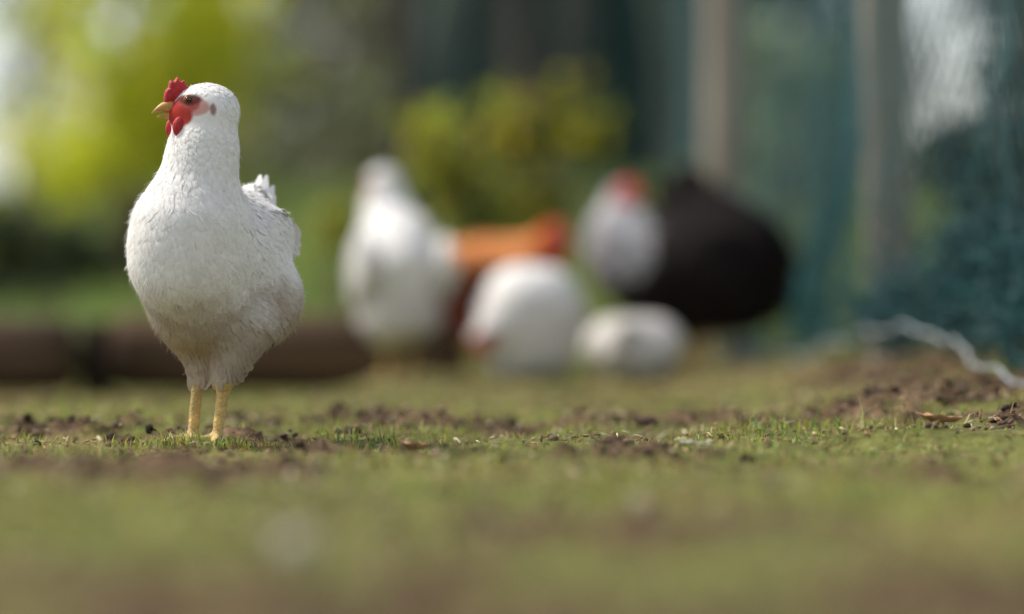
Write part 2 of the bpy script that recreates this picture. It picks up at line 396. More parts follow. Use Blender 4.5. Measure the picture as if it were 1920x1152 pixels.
def bird(name, prims, colour, flow, loc, rz, h, nf, skin=None, fl=(.016, .024), lift=.0025, extra=None, fuzz=0, shank=.074):
    """one continuous body (trunk, neck, head, legs) with its coat of feathers in the same mesh"""
    lo = np.min([(p[1] - p[2].max() if p[0] == 'e' else np.minimum(p[1], p[2]) - max(p[3])) for p in prims], 0) - 3 * h
    hi = np.max([(p[1] + p[2].max() if p[0] == 'e' else np.maximum(p[1], p[2]) + max(p[3])) for p in prims], 0) + 3 * h
    ax = [np.arange(lo[k], hi[k], h) for k in range(3)]
    G = np.stack(np.meshgrid(*ax, indexing='ij'), -1)
    F = sdf(prims, G)
    V, Q = surface_nets(F, np.array([a[0] for a in ax]), h)
    g = Geo(); g.add(V, Q, colour(V))
    # normals by central differences
    e = 1e-3
    def normal(P):
        n = np.stack([sdf(prims, P + d) - sdf(prims, P - d) for d in np.eye(3) * e], -1)
        return n / (np.linalg.norm(n, axis=1)[:, None] + 1e-9)
    pick = rng.choice(len(V), min(nf * 2, len(V)), replace=False)
    P = V[pick] + rng.normal(0, h * .5, (len(pick), 3))
    ok = skin(P) if skin else np.ones(len(P), bool)
    P = P[ok][:nf]; Nn = normal(P); P = P - Nn * sdf(prims, P)[:, None]
    T, sc_ = flow(P)
    T = T + rng.normal(0, .12, T.shape)
    n = len(P); L = rng.uniform(*fl, n) * sc_; W = L * rng.uniform(.35, .6, n)
    g.add(*feathers(P, Nn, T, L, W, lift * sc_ * rng.uniform(.3, 1.4, n), colour(P) * rng.uniform(.93, 1.03, (n, 1)), lambda q: sdf(prims, q)))
    if extra: extra(g)
    if fuzz:                                    # loose barbs that soften the coat and its outline
        P = V[rng.integers(0, len(V), fuzz)] + rng.normal(0, h, (fuzz, 3)); P = P[skin(P)]
        Nn = normal(P); P = P - Nn * sdf(prims, P)[:, None]; T, sc_ = flow(P)
        T = T - (T * Nn).sum(1)[:, None] * Nn; T /= np.linalg.norm(T, axis=1)[:, None] + 1e-9
        T = T + rng.normal(0, .3, T.shape) + Nn * rng.uniform(.02, .17, len(P))[:, None]; S_ = np.cross(Nn, T)
        L_ = (rng.uniform(.005, .0105, len(P)) * sc_)[:, None]; w_ = rng.uniform(.00014, .00036, len(P))[:, None]
        tri = np.stack([P - S_ * w_, P + S_ * w_, P + T * L_ * .55 + S_ * w_ * .7 - Nn * .0002, P + T * L_ * .55 - S_ * w_ * .7 - Nn * .0002, P + T * L_ - Nn * L_ * .12], 1)
        b = (np.arange(len(P)) * 5)[:, None]
        g.add(tri.reshape(-1, 3), [b + np.array([[0, 1, 2, 3]]), b + np.array([[3, 2, 4]])], np.repeat(colour(P), 5, 0))
    o = g.build(name, M_PLUME); o.location = loc; o.rotation_euler = (0, 0, rz)
    o.data.materials.append(M_LEG); mi = np.zeros(len(o.data.polygons), dtype=np.int32)
    mi[:len(Q)] = V[Q][:, :, 2].mean(1) < shank; o.data.polygons.foreach_set('material_index', mi)
    return o

def head_frame(c, d, pitch=0.0):
    f = np.array([d[0], d[1], 0.0]); f /= np.linalg.norm(f); l = np.array([-f[1], f[0], 0.0])
    u = np.array([0, 0, 1.0]); cp, sp = math.cos(R(pitch)), math.sin(R(pitch))
    return np.array(c, float), f * cp + u * sp, l, u * cp - f * sp

def plate(pts, half, hf, n_in=3):
    """comb-like plate: outline in the head's forward/up plane, thick at the base and rounded to a thin rim"""
    c, f, l, u = hf; pts = np.array(pts, float); m = len(pts); ctr = pts.mean(0)
    rings = []
    for s, k in ((1, 0.0), (.93, .55), (.75, .9), (.4, 1.0)):
        rings.append((ctr + (pts - ctr) * s, half * k))
    V = []; 
    for side in (1, -1):
        for R_, tk in (rings if side == 1 else rings[1:]):
            V.append(c + R_[:, :1] * f + R_[:, 1:] * u + side * tk * l)
    nr = len(rings); V = np.concatenate(V); j = np.arange(m); jn = (j + 1) % m; F = []
    for k in range(nr - 1): F.append(np.stack([k * m + j, k * m + jn, (k + 1) * m + jn, (k + 1) * m + j], -1))
    seq = [0] + [nr + k for k in range(nr - 1)]
    for a, b in zip(seq[:-1], seq[1:]): F.append(np.stack([a * m + jn, a * m + j, b * m + j, b * m + jn], -1))
    T3 = []
    for base, fl_ in (((nr - 1) * m, 0), (seq[-1] * m, 1)):
        V = np.concatenate([V, V[base:base + m].mean(0)[None]]); t3 = np.stack([base + j, base + jn, np.full(m, len(V) - 1)], -1)
        T3.append(t3[:, ::-1] if fl_ else t3)
    return V, [np.concatenate(F), np.concatenate(T3)]

def ball(c, r, A=None, nu=14, nv=10):
    u = np.arange(nu) / nu * 2 * math.pi; v = np.linspace(0, math.pi, nv)
    V = np.stack([np.outer(np.sin(v), np.cos(u)), np.outer(np.sin(v), np.sin(u)), np.outer(np.cos(v), np.ones(nu))], -1).reshape(-1, 3) * np.array(r)
    if A is not None: V = V @ np.array(A)           # rows of A: the axes
    V = V + np.array(c)
    i, j = np.meshgrid(np.arange(nv - 1), np.arange(nu), indexing='ij')
    return V, np.stack([i * nu + j, (i + 1) * nu + j, (i + 1) * nu + (j + 1) % nu, i * nu + (j + 1) % nu], -1).reshape(-1, 4)

def head_parts(o, hf, s=1.0, comb=None, wattle=1.0, detail=True):
    """comb, beak, wattles and eyes; s scales them, hf is the head's frame"""
    c, f, l, u = hf
    def at_(a, b, d): return c + (a * f + b * l + d * u) * s
    comb = comb or [(-.002, .018), (.006, .026), (.009, .033), (.014, .0315), (.018, .0375), (.023, .032), (.028, .0335), (.031, .024), (.0345, .021), (.037, .011), (.036, .003), (.027, .004), (.012, .010)]
    q_ = np.array(comb); sm_ = []
    for i_ in range(len(q_)):                    # round the points into lobes
        p0, p1, p2, p3 = q_[i_ - 1], q_[i_], q_[(i_ + 1) % len(q_)], q_[(i_ + 2) % len(q_)]
        for t_ in (0, .33, .67): sm_.append(.5 * ((2 * p1) + (p2 - p0) * t_ + (2 * p0 - 5 * p1 + 4 * p2 - p3) * t_ ** 2 + (3 * p1 - p0 - 3 * p2 + p3) * t_ ** 3))
    g = Geo(); g.add(*plate((np.array(sm_) - [.018, .010]) * .88 * s + np.array([.018, .010]) * s, .0056 * s, hf)); g.build('comb', M_COMB, o)
    # hooked beak: upper and lower mandible
    g = Geo()
    t_ = np.linspace(0, 1, 7)[:, None]
    up = at_(.024, 0, .001) * (1 - t_) + at_(.049, 0, -.006) * t_ + u * (np.sin(t_ * 3.0) * .0035 * s)
    g.add(*tube(up, np.array([.0072, .0070, .0062, .005, .0036, .0021, .0007]) * s, 10))
    lw = at_(.022, 0, -.008) * (1 - t_) + at_(.043, 0, -.0095) * t_
    g.add(*tube(lw, np.array([.005, .0048, .0042, .0035, .0026, .0017, .0006]) * s, 10))
    g.build('beak', M_BEAK, o)
    for sgn in (1, -1):
        g = Geo()
        V, F = ball(at_(.0205, .0175 * sgn, -.0200 - .003 * wattle), np.array([.0100, .0055, .0125 * wattle]) * s, (f, l, u)); g.add(V, F)
        g.build('wattle', M_COMB, o)
        g = Geo(); V, F = ball(at_(.0115, .0215 * sgn, .0075), np.array([.0058, .0042, .0058]) * s, (f, l, u)); g.add(V, F)
        e = g.build('eye', M_IRIS, o)
        g = Geo(); V, F = ball(at_(.0118, .0242 * sgn, .0075), np.array([.0037, .0023, .0037]) * s, (f, l, u)); g.add(V, F)
        g.build('pupil', M_EYE, e)

LEG = np.array([.58, .40, .15]); SKIN = np.array([.52, .10, .085])
def leg_prims(hip, hock, foot, fwd, r=.0068, thigh=.034, side=1):
    hip, hock, foot = map(np.array, (hip, hock, foot)); f = np.array([fwd[0], fwd[1], 0.0]); s = np.array([-f[1], f[0], 0.0])
    k = .006
    pr = [cone(hip, hock + [0, 0, .006], thigh, .0125, .022), cone(hock, foot + [0, 0, .012], r * 1.05, r * .9, .01)]
    for a, Lt in ((-34, .048), (0, .058), (34, .047)):
        d = f * math.cos(R(a)) + s * math.sin(R(a))
        mid = foot + d * Lt * .5 + [0, 0, .0095]; tip = foot + d * Lt + [0, 0, .003]
        pr += [cone(foot + [0, 0, .010], mid, .0062, .005, k), cone(mid, tip, .005, .0026, .003)]
    d = -f * .9 + s * -.3 * side
    pr += [cone(foot + [0, 0, .012], foot + d * .024 + [0, 0, .004], .005, .0028, k)]
    return pr

WHITE = np.array([.80, .775, .745]); CREAM_SHADE = np.array([.40, .325, .25])
def white_colour(hf, s=1.0, shank=.072, dirt_shade=1.0):
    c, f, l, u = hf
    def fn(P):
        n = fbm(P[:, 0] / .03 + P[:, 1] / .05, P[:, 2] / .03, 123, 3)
        m = sstep(.215, .13, P[:, 2] + .09 * (n - .5)) * dirt_shade  # soiled belly feathers and belly shade painted together, stronger lower down
        C = WHITE * (1 - m[:, None]) + CREAM_SHADE * m[:, None]
        q = (P - c) / s; a, b, d = q @ f, q @ l, q @ u
        near = sstep(.050, .046, np.linalg.norm(q, axis=1)); side = sstep(.004, .010, np.abs(b))
        def blob(ca, cd_, ra, rd, e=.16): return sstep(1 + e, 1 - e, np.sqrt(((a - ca) / ra) ** 2 + ((d - cd_) / rd) ** 2))
        def lay(col_, m_):
            nonlocal C
            m_ = (m_ * near)[:, None]; C = C * (1 - m_) + np.array(col_) * (.75 + .5 * n)[:, None] * m_
        lay((.60, .33, .29), blob(.005, -.0015, .014, .0095) * side); lay((.42, .10, .085), blob(.013, .003, .012, .0095) * side)
        lay((.38, .045, .035), blob(.021, -.0105, .0115, .0115)); lay((.45, .045, .035), sstep(.018, .024, a) * sstep(.013, .008, np.abs(d + .003)))
        lay((.10, .030, .026), blob(.0095, .0075, .0115, .0062, .3) * side)
        lay((.34, .19, .175), blob(-.0125, -.005, .0036, .0068, .3) * side)
        lg_ = P[:, 2] < shank
        C[lg_] = LEG * (.75 + .5 * n[lg_])[:, None]
        return C
    return fn
def no_skin(hf, s=1.0, shank=.08):
    c, f, l, u = hf
    def fn(P):
        q = (P - c) / s; a, d = q @ f, q @ u
        return ~((np.linalg.norm(q, axis=1) < .048 * s) & (a > -.019) & (d < .017) & (d > -.022)) & (P[:, 2] > shank)
    return fn
def hen_flow(hc, tail_dir=(-1, 0, .1)):
    hc = np.array(hc); td = np.array(tail_dir, float)
    def fn(P):
        w = sstep(.0, .12, np.linalg.norm(P - hc, axis=1) - .02)[:, None]
        down = P - hc; down /= np.linalg.norm(down, axis=1)[:, None] + 1e-6
        T = down * (1 - w * .6) + td * w * .75 + np.array([0, 0, -.45]) * w
        return T, (.42 + .58 * w[:, 0])
    return fn

# ---- the sharp white hen in front
YAW = 22.0
HC = (.030, .0165, .379)
hd = (math.cos(R(50)), -math.sin(R(50)))
hf = head_frame(HC, hd, -3)
hfp = (hf[0] + hf[1] * .010 + hf[3] * .004, *hf[1:])
HEN = [
    ell((-.030, .006, .222), (.108, .066, .072), rotm('Y', 12)),
    ell((.030, -.003, .216), (.070, .067, .076), None, .02),
    ell((-.004, -.006, .157), (.057, .056, .052), None, .024),
    ell((-.082, .026, .166), (.060, .056, .058), None, .025),
    cone((.038, .008, .262), (.032, .017, .330), .056, .0365, .035),
    cone((.032, .017, .330), (.031, .0235, .372), .0365, .032, .02),
    ell(np.array(HC) + [0, .003, 0], (.037, .030, .029), np.stack([hf[1], hf[2], hf[3]], 1), .012),
    ell(np.array(HC) + hf[1] * .026 - hf[3] * .004, (.013, .0125, .0125), None, .012),
    cone((-.10, .0, .240), (-.138, -.004, .288), .034, .012, .03),
    ell((-.046, .046, .222), (.074, .016, .048), rotm('Y', 18) @ rotm('Z', -10), .006),
    ell((-.050, -.054, .222), (.085, .018, .050), rotm('Y', 16) @ rotm('Z', 6), .006),
]
HEN += leg_prims((-.034, .034, .135), (-.012, .022, .070), (-.012, .013, -.004), (.98, -.2), thigh=.040, side=1)
HEN += leg_prims((-.022, -.022, .135), (-.016, -.012, .082), (-.012, -.018, -.004), (.98, -.2), thigh=.034, side=-1)
def tail_fan(g):
    n = 12; a = np.linspace(-1, 1, n)
    P = np.stack([np.full(n, -.125), a * .012 + .002, .262 - np.abs(a) * .02], -1)
    T = np.stack([-.60 - 0 * a, a * .10 - .16, .80 - np.abs(a) * .15], -1); Nn = np.stack([np.full(n, .5), a * .9, np.full(n, .5)], -1); Nn /= np.linalg.norm(Nn, axis=1)[:, None]
    g.add(*feathers(P, Nn, T, rng.uniform(.056, .076, n), np.full(n, .013), np.full(n, .004), np.tile(WHITE, (n, 1))))
    # wing quills: long feathers laid along the folded wing
    for sg in (1, -1):
        n = 26; u = rng.uniform(0, 1, n); P = np.stack([-.03 - u * .06, sg * (.046 - .018 * u), .210 + rng.uniform(-.025, .03, n) - .01 * u], -1)
        Nn = np.tile(np.array([0, sg, .15]), (n, 1)); Nn /= np.linalg.norm(Nn, axis=1)[:, None]
        g.add(*feathers(P, Nn, np.stack([np.full(n, -1.0), np.full(n, -.25 * sg), np.full(n, -.3)], -1), rng.uniform(.034, .046, n), rng.uniform(.012, .018, n), rng.uniform(.0005, .0025, n), np.tile(WHITE, (n, 1)) * rng.uniform(.94, 1.02, (n, 1))))
hen_xy = (-.352, 4.36)
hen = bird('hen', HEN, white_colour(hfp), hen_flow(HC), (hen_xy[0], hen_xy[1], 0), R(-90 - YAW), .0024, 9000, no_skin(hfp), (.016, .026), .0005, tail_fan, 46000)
tag(hen, 'white hen standing in sharp focus with head turned sideways, red comb and yellow legs', 'hen', 'hens in the yard')
head_parts(hen, hfp, 1.0)

# ---- the tall white hen behind, turned away
def gz(x, y): return float(height(np.array([x]), np.array([y]))[0])
HC2 = (.056, .018, .382); hf2 = head_frame(HC2, (.85, .5), -8)
HEN2 = [
    ell((-.02, 0, .215), (.115, .083, .098), rotm('Y', 30)),
    ell((.035, 0, .225), (.076, .081, .09), None, .03),
    ell((-.03, 0, .135), (.085, .080, .062), None, .03),
    cone((.035, 0, .285), (.056, .012, .335), .066, .042, .04),
    cone((.056, .012, .335), HC2, .040, .031, .02),
    ell(HC2, (.034, .029, .029), np.stack([hf2[1], hf2[2], hf2[3]], 1), .012),
    cone((-.08, 0, .20), (-.12, 0, .240), .042, .016, .03),
    ell((-.04, .076, .215), (.100, .020, .060), rotm('Y', 22), .01), ell((-.04, -.076, .215), (.100, .020, .060), rotm('Y', 22), .01)]
HEN2 += leg_prims((-.02, .030, .12), (-.028, .024, .074), (-.005, .022, 0), (1, 0), side=1)
HEN2 += leg_prims((-.02, -.030, .12), (-.028, -.024, .080), (-.005, -.024, 0), (1, 0), side=-1)
p = at(744, 717, 7.32)
h2 = bird('hen', HEN2, white_colour(hf2, dirt_shade=.4), hen_flow(HC2), (p[0], p[1], gz(p[0], p[1])), R(100), .005, 2200, no_skin(hf2), (.02, .03))
tag(h2, 'tall blurred white hen facing away with its neck stretched up, beside the timber edging', 'hen', 'hens in the yard')
head_parts(h2, hf2, .9)

# ---- two white hens squatting low in the grass
def squat(px, py, d, sx, sz, hc, hdir, rz, label, tail=True):
    hc = np.array(hc, float); f_ = head_frame(hc, hdir, -20)
    pr = [ell((0, 0, .105 * sz), (.118 * sx, .098 * sx, .098 * sz)), ell((.05, 0, .085 * sz), (.07 * sx, .085 * sx, .08 * sz), None, .03),
          ell((-.05, 0, .09 * sz), (.085 * sx, .085 * sx, .085 * sz), None, .03),
          ell((0, 0, .058), (.100 * sx, .098 * sx, .056), None, .03), ell((-.01, .052 * sx, .118 * sz), (.085 * sx, .058 * sx, .080 * sz), None, .02), ell((-.01, -.052 * sx, .118 * sz), (.085 * sx, .058 * sx, .080 * sz), None, .02), cone((.06, 0, .12 * sz), hc, .05, .029, .03), ell(hc, (.034, .028, .028), np.stack([f_[1], f_[2], f_[3]], 1), .012),
          ell((-.01, .088 * sx, .115 * sz), (.09 * sx, .02, .05 * sz), None, .01), ell((-.01, -.088 * sx, .115 * sz), (.09 * sx, .02, .05 * sz), None, .01),
          cone((-.09, 0, .13 * sz), (-.15 * sx, 0, .165 * sz), .04, .014, .03)]
    pr += leg_prims((-.0, .035, .06), (-.03, .033, .03), (.01, .033, .0), (1, 0), thigh=.03, side=1)[:2] + leg_prims((-.0, -.035, .06), (-.03, -.033, .03), (.01, -.033, .0), (1, 0), thigh=.03, side=-1)[:2]
    p = at(px, py, d)
    o = bird('hen', pr, white_colour(f_, shank=.012, dirt_shade=.3), hen_flow(hc), (p[0], p[1], gz(p[0], p[1])), R(rz), .005, 1800, no_skin(f_, shank=.02), (.02, .03), shank=.014)
    tag(o, label, 'hen', 'hens in the yard'); head_parts(o, f_, .9)
squat(992, 718, 7.22, .84, 1.06, (.120, -.03, .085), (.8, -.6), 245, 'white hen crouching low in the grass with head down, in front of the ginger hen')
squat(1190, 703, 7.45, .82, .62, (.10, .03, .075), (.8, .5), 80, 'small white hen squatting in the grass under the breast of the black hen')

# ---- ginger hen behind them
GING = np.array([.76, .29, .10]); RUST = np.array([.45, .085, .015]); MAHOG_SHADE = np.array([.13, .035, .022])  # lit back, shaded neck and underside are put into these colours
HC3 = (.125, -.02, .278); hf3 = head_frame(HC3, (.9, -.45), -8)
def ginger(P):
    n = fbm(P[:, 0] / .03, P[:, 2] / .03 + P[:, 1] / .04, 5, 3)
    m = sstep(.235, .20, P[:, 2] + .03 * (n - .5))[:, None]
    C = GING * (1 - m) + MAHOG_SHADE * m
    k = sstep(.075, .10, P[:, 0] + .02 * (n - .5))[:, None]
    C = C * (1 - k) + RUST * k
    C[P[:, 2] < .07] = LEG * .8
    q = (P - HC3); C[(np.linalg.norm(q, axis=1) < .045) & (q @ hf3[1] > .008)] = SKIN
    return C
HEN3 = [ell((-.01, 0, .195), (.125, .085, .083), rotm('Y', 0)), ell((.06, 0, .19), (.065, .078, .08), None, .03), ell((-.02, 0, .135), (.085, .07, .06), None, .03),
        cone((.08, 0, .22), (.112, -.01, .255), .052, .038, .03), cone((.112, -.01, .255), HC3, .036, .029, .02),
        ell(HC3, (.033, .028, .028), np.stack([hf3[1], hf3[2], hf3[3]], 1), .012),
        cone((-.10, 0, .215), (-.15, 0, .235), .035, .014, .03),
        ell((-.04, .078, .20), (.09, .018, .05), rotm('Y', 8), .01), ell((-.04, -.078, .20), (.09, .018, .05), rotm('Y', 8), .01)]
HEN3 += leg_prims((-.02, .03, .12), (-.03, .026, .076), (-.004, .024, 0), (1, 0), side=1) + leg_prims((-.05, -.03, .12), (-.06, -.026, .076), (-.034, -.024, 0), (1, 0), side=-1)
p = at(928, 706, 7.8)
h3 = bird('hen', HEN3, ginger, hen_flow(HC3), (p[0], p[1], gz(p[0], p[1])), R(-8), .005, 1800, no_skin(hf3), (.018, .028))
tag(h3, 'ginger hen with pale orange back and rust neck standing behind the white hens', 'hen', 'hens in the yard')
head_parts(h3, hf3, .9, wattle=.7)

# ---- big black hen with silver neck
BLK = np.array([.0125, .0092, .0088]); SILV = np.array([.43, .42, .43])
HC4 = (-.158, .02, .362); hf4 = head_frame(HC4, (.75, -.65), 4)
def black(P):
    n = fbm(P[:, 0] / .03, P[:, 2] / .03 + P[:, 1] / .04, 55, 3)
    k = sstep(1.0, .55, ((P[:, 0] + .215) / .115) ** 2 + ((P[:, 2] - .295) / .125) ** 2 + .8 * (n - .5))[:, None]
    C = BLK * (.25 + 1.5 * n)[:, None] * (1 - k) + SILV * (.35 + 1.1 * n)[:, None] * k
    C[P[:, 2] < .08] = np.array([.70, .36, .11])
    q = (P - HC4); C[(np.linalg.norm(q, axis=1) < .047) & (q @ hf4[1] > .004)] = SKIN
    return C
HEN4 = [ell((.02, 0, .225), (.165, .135, .135)), ell((.06, -.03, .205), (.125, .11, .125), None, .03), ell((-.10, .02, .225), (.11, .10, .115), None, .03),
        ell((-.165, .02, .26), (.075, .075, .09), None, .03), ell((.0, 0, .138), (.11, .09, .058), None, .03),
        cone((-.165, .02, .285), (-.165, .02, .325), .060, .043, .03), cone((-.165, .02, .325), HC4, .040, .031, .02),
        ell(HC4, (.035, .030, .030), np.stack([hf4[1], hf4[2], hf4[3]], 1), .012),
        cone((-.005, .02, .31), (-.03, .04, .405), .062, .020, .03), cone((.03, .0, .32), (.0, .04, .365), .05, .02, .03),
        ell((.05, -.118, .235), (.11, .022, .065), rotm('Y', -8), .01), ell((-.02, .125, .235), (.11, .022, .065), rotm('Y', -8), .01)]
HEN4 += leg_prims((-.03, -.035, .12), (-.035, -.03, .072), (-.045, -.03, 0), (-.8, .5), r=.0105, thigh=.036, side=1) + leg_prims((.01, .04, .12), (.0, .03, .072), (-.01, .03, 0), (-.8, .5), r=.0105, thigh=.036, side=-1)
def black_tail(g):
    n = 46; a = rng.uniform(-1, 1, n)
    P = np.stack([-.02 + a * .05, .02 + rng.normal(0, .03, n), .335 - np.abs(a) * .03], -1)
    T = np.stack([a * .5 + rng.normal(-.1, .15, n), rng.normal(0, .3, n), np.full(n, .9)], -1); Nn = np.stack([a * .6, np.full(n, -.7), np.full(n, .2)], -1); Nn /= np.linalg.norm(Nn, axis=1)[:, None]
    g.add(*feathers(P, Nn, T, rng.uniform(.05, .10, n), rng.uniform(.02, .03, n), np.full(n, .008), np.tile(BLK, (n, 1)) * rng.uniform(.4, 1.6, (n, 1))))
    n = 60; a = rng.uniform(0, 6.28, n); P = np.stack([.04 + .15 * np.cos(a), np.full(n, -.05), .21 + .115 * np.sin(a)], -1)
    T = np.stack([np.cos(a) * .7 + .3, np.full(n, -.2), np.sin(a) * .5 - .3], -1); Nn = np.stack([np.cos(a), np.full(n, -.6), np.sin(a)], -1); Nn /= np.linalg.norm(Nn, axis=1)[:, None]
    g.add(*feathers(P, Nn, T, rng.uniform(.03, .055, n), rng.uniform(.016, .028, n), np.full(n, .006), np.tile(BLK, (n, 1)) * rng.uniform(.4, 2.2, (n, 1))))
p = at(1316, 696, 7.9)
h4 = bird('hen', HEN4, black, hen_flow(HC4, (.8, -.4, .1)), (p[0], p[1], gz(p[0], p[1])), 0, .005, 2600, no_skin(hf4), (.022, .034), .005, black_tail)
tag(h4, 'large fluffy black hen with pale silver neck and red face near the fence', 'hen', 'hens in the yard')
head_parts(h4, hf4, 1.15)

# ------------------------------------------------------------------ timber edging on the left
def log(x0, x1, y, r, ztop, seed, label, rz=0.0, sq=.25):
    n = 26; X_ = np.linspace(x0, x1, n); rr = np.random.default_rng(seed)
    m = 18; a = np.arange(m) / m * 2 * math.pi
    prof = (np.abs(np.cos(a)) ** 4 + np.abs(np.sin(a)) ** 4) ** -.25          # a rounded square sawn from a log
    prof = 1 + (prof - 1) * sq
    V = []
    for k, xx in enumerate(X_):
        r_ = r * prof * (1 + .05 * vnoise(a * 1.3 + seed, np.full(m, xx * 3), seed)) * (1 if 0 < k < n - 1 else .93)
        V.append(np.stack([np.full(m, xx) + rr.normal(0, .002, m), y + r_ * np.cos(a), ztop - r + r_ * np.sin(a)], -1))
    V = np.concatenate(V); i, j = np.meshgrid(np.arange(n - 1), np.arange(m), indexing='ij')
    q = np.stack([i * m + j, i * m + (j + 1) % m, (i + 1) * m + (j + 1) % m, (i + 1) * m + j], -1).reshape(-1, 4)
    V = np.concatenate([V, [[x0, y, ztop - r], [x1, y, ztop - r]]]); j = np.arange(m)
    t3 = np.concatenate([np.stack([np.full(m, n * m), (j + 1) % m, j], -1), np.stack([np.full(m, n * m + 1), (n - 1) * m + j, (n - 1) * m + (j + 1) % m], -1)])
    o = mesh_obj('log', V, [q, t3], M_LOG); tag(o, label, 'log', 'timber edging')
log(-1.9, -.900, 7.86, .078, .118, 3, 'dark brown edging timber at the far left with its end by the gap')
log(-.822, -.09, 7.94, .080, .125, 9, 'long brown edging timber lying behind the two tall white hens')
s = mesh_obj('stake', *tube([(-.861, 7.93, -.06), (-.861, 7.93, .03), (-.860, 7.93, .108), (-.860, 7.93, .112)], [.036, .036, .034, .028], 12), M_STAKE)
tag(s, 'dark wooden stake standing in the gap between the edging timbers', 'stake')

# ------------------------------------------------------------------ net fence on the right
fence = tag(empty('net_fence', (0.66, 6.7, gz(.66, 6.7))), 'slack teal green net fence on weathered round posts along the right side', 'fence')
def child_mesh(name, V, F, m, parent):
    V = np.asarray(V) - np.array(parent.location); return mesh_obj(name, V, F, m, parent)
def post(x, y, r, top, lean, seed, parent, m=None):
    rr = np.random.default_rng(seed); n = 30; t = np.linspace(0, 1, n); z0 = gz(x, y) - .12
    P = np.stack([x + lean[0] * t + .004 * np.sin(t * 7 + seed), y + lean[1] * t, z0 + t * (top - z0)], -1)
    V, F = tube(P, r * (1.05 - .12 * t) * (1 + .04 * vnoise(t * 9, t * 0, seed)), 16)
    return child_mesh('fence_post', V, F, m or M_POST, parent)
post(.666, 6.75, .041, 2.0, (-.02, 0), 2, fence)
post(.497, 9.0, .051, 2.0, (.0, 0), 5, fence)
post(.86, 4.2, .037, 2.0, (0, 0), 8, fence)
# hem (bottom) and top line of the net, sampled by distance
hy = np.array([4.2, 4.8, 5.2, 5.55, 5.9, 6.3, 6.8, 7.4, 8.0, 8.6, 9.0, 10.0])
hx = np.array([.80, .735, .694, .688, .668, .606, .590, .585, .570, .53, .50, .40])
hz = np.array([.05, .05, .056, .082, .114, .112, .075, .045, .03, .02, .02, .02])
tx = np.array([.84, .775, .745, .735, .73, .725, .72, .705, .69, .62, .56, .46])
yy = np.linspace(4.2, 10.0, 420)
HEM = np.stack([np.interp(yy, hy, hx), yy, np.interp(yy, hy, hz)], -1)
HEM[:, 0] += .010 * np.sin(yy * 9) + .006 * np.sin(yy * 23); TOP = np.stack([np.interp(yy, hy, tx), yy, np.full_like(yy, 1.85)], -1)
ker = np.hanning(25); ker /= ker.sum()
for A_ in (HEM, TOP):
    for k in (0, 2): A_[:, k] = np.convolve(np.pad(A_[:, k], 12, 'edge'), ker, 'valid')
def net_point(u, v):
    """u along the fence 0..1, v up 0..1; the slack net bellies and bunches near the ground"""
    f = u * (len(yy) - 1); i0 = np.clip(f.astype(int), 0, len(yy) - 2); w = (f - i0)[..., None]
    h_ = HEM[i0] * (1 - w) + HEM[i0 + 1] * w; t_ = TOP[i0] * (1 - w) + TOP[i0 + 1] * w
    P = h_ * (1 - v[..., None]) + t_ * v[..., None]
    bunch = np.exp(-(v / .16) ** 2)
    P[..., 0] += bunch * (fbm(u * 46, v * 40, 21, 3) - .5) * .10 + (fbm(u * 10, v * 4, 27, 2) - .5) * .05 * np.sin(v * 3.14)
    P[..., 1] += bunch * (fbm(u * 40, v * 44, 35, 3) - .5) * .12
    P[..., 2] += bunch * v * (fbm(u * 50, v * 30, 41, 2) - .5) * .25
    return P
Lf, Hf, cell = 5.8, 1.8, .046
ng = Geo(); nseg = 90
ks = np.arange(-int(Hf / cell), int(Lf / cell))
for sgn in (1, -1):
    for k in ks:
        s = np.linspace(0, 1, nseg); v = s ** 1.5; uu = (k * cell + (v if sgn == 1 else 1 - v) * Hf) / Lf
        m = (uu >= 0) & (uu <= 1)
        if m.sum() < 4: continue
        P = net_point(uu[m], v[m]); V, F = tube(P, .00115, 3, False); ng.add(V, F)
V = np.concatenate(ng.V)
child_mesh('netting', V, [np.concatenate(v) for v in ng.F.values()], M_NET, fence)
n = 60; w_ = np.linspace(0, 1, n); A0, A1 = at(1810, -900, 7.45), at(1512, 640, 7.7)
mid = A0 + (A1 - A0) * w_[:, None]; mid[:, 0] += -.02 * np.sin(w_ * math.pi) * 0 + .004 * np.sin(w_ * 19)
m_ = 31; a_ = np.linspace(-1, 1, m_); wid = .026 + .014 * w_ + .006 * np.sin(w_ * 13)
V = np.stack([mid[:, None, 0] + a_ * wid[:, None], mid[:, None, 1] + .014 * np.sin(a_ * 11 + w_[:, None] * 5) + 0 * a_, mid[:, None, 2] + 0 * a_ + .01 * np.sin(a_ * 6)], -1)
fg_ = Geo()
for k in range(m_): fg_.add(*tube(V[:, k], .0014, 3, False))
for k in np.linspace(0, 1, 420):
    f_ = k * (n - 1); i0 = min(int(f_), n - 2); fg_.add(*tube(V[i0] * (1 - f_ + i0) + V[i0 + 1] * (f_ - i0), .0011, 3, False))
child_mesh('net_fold', np.concatenate(fg_.V), [np.concatenate(v) for v in fg_.F.values()], M_FOLD, fence)
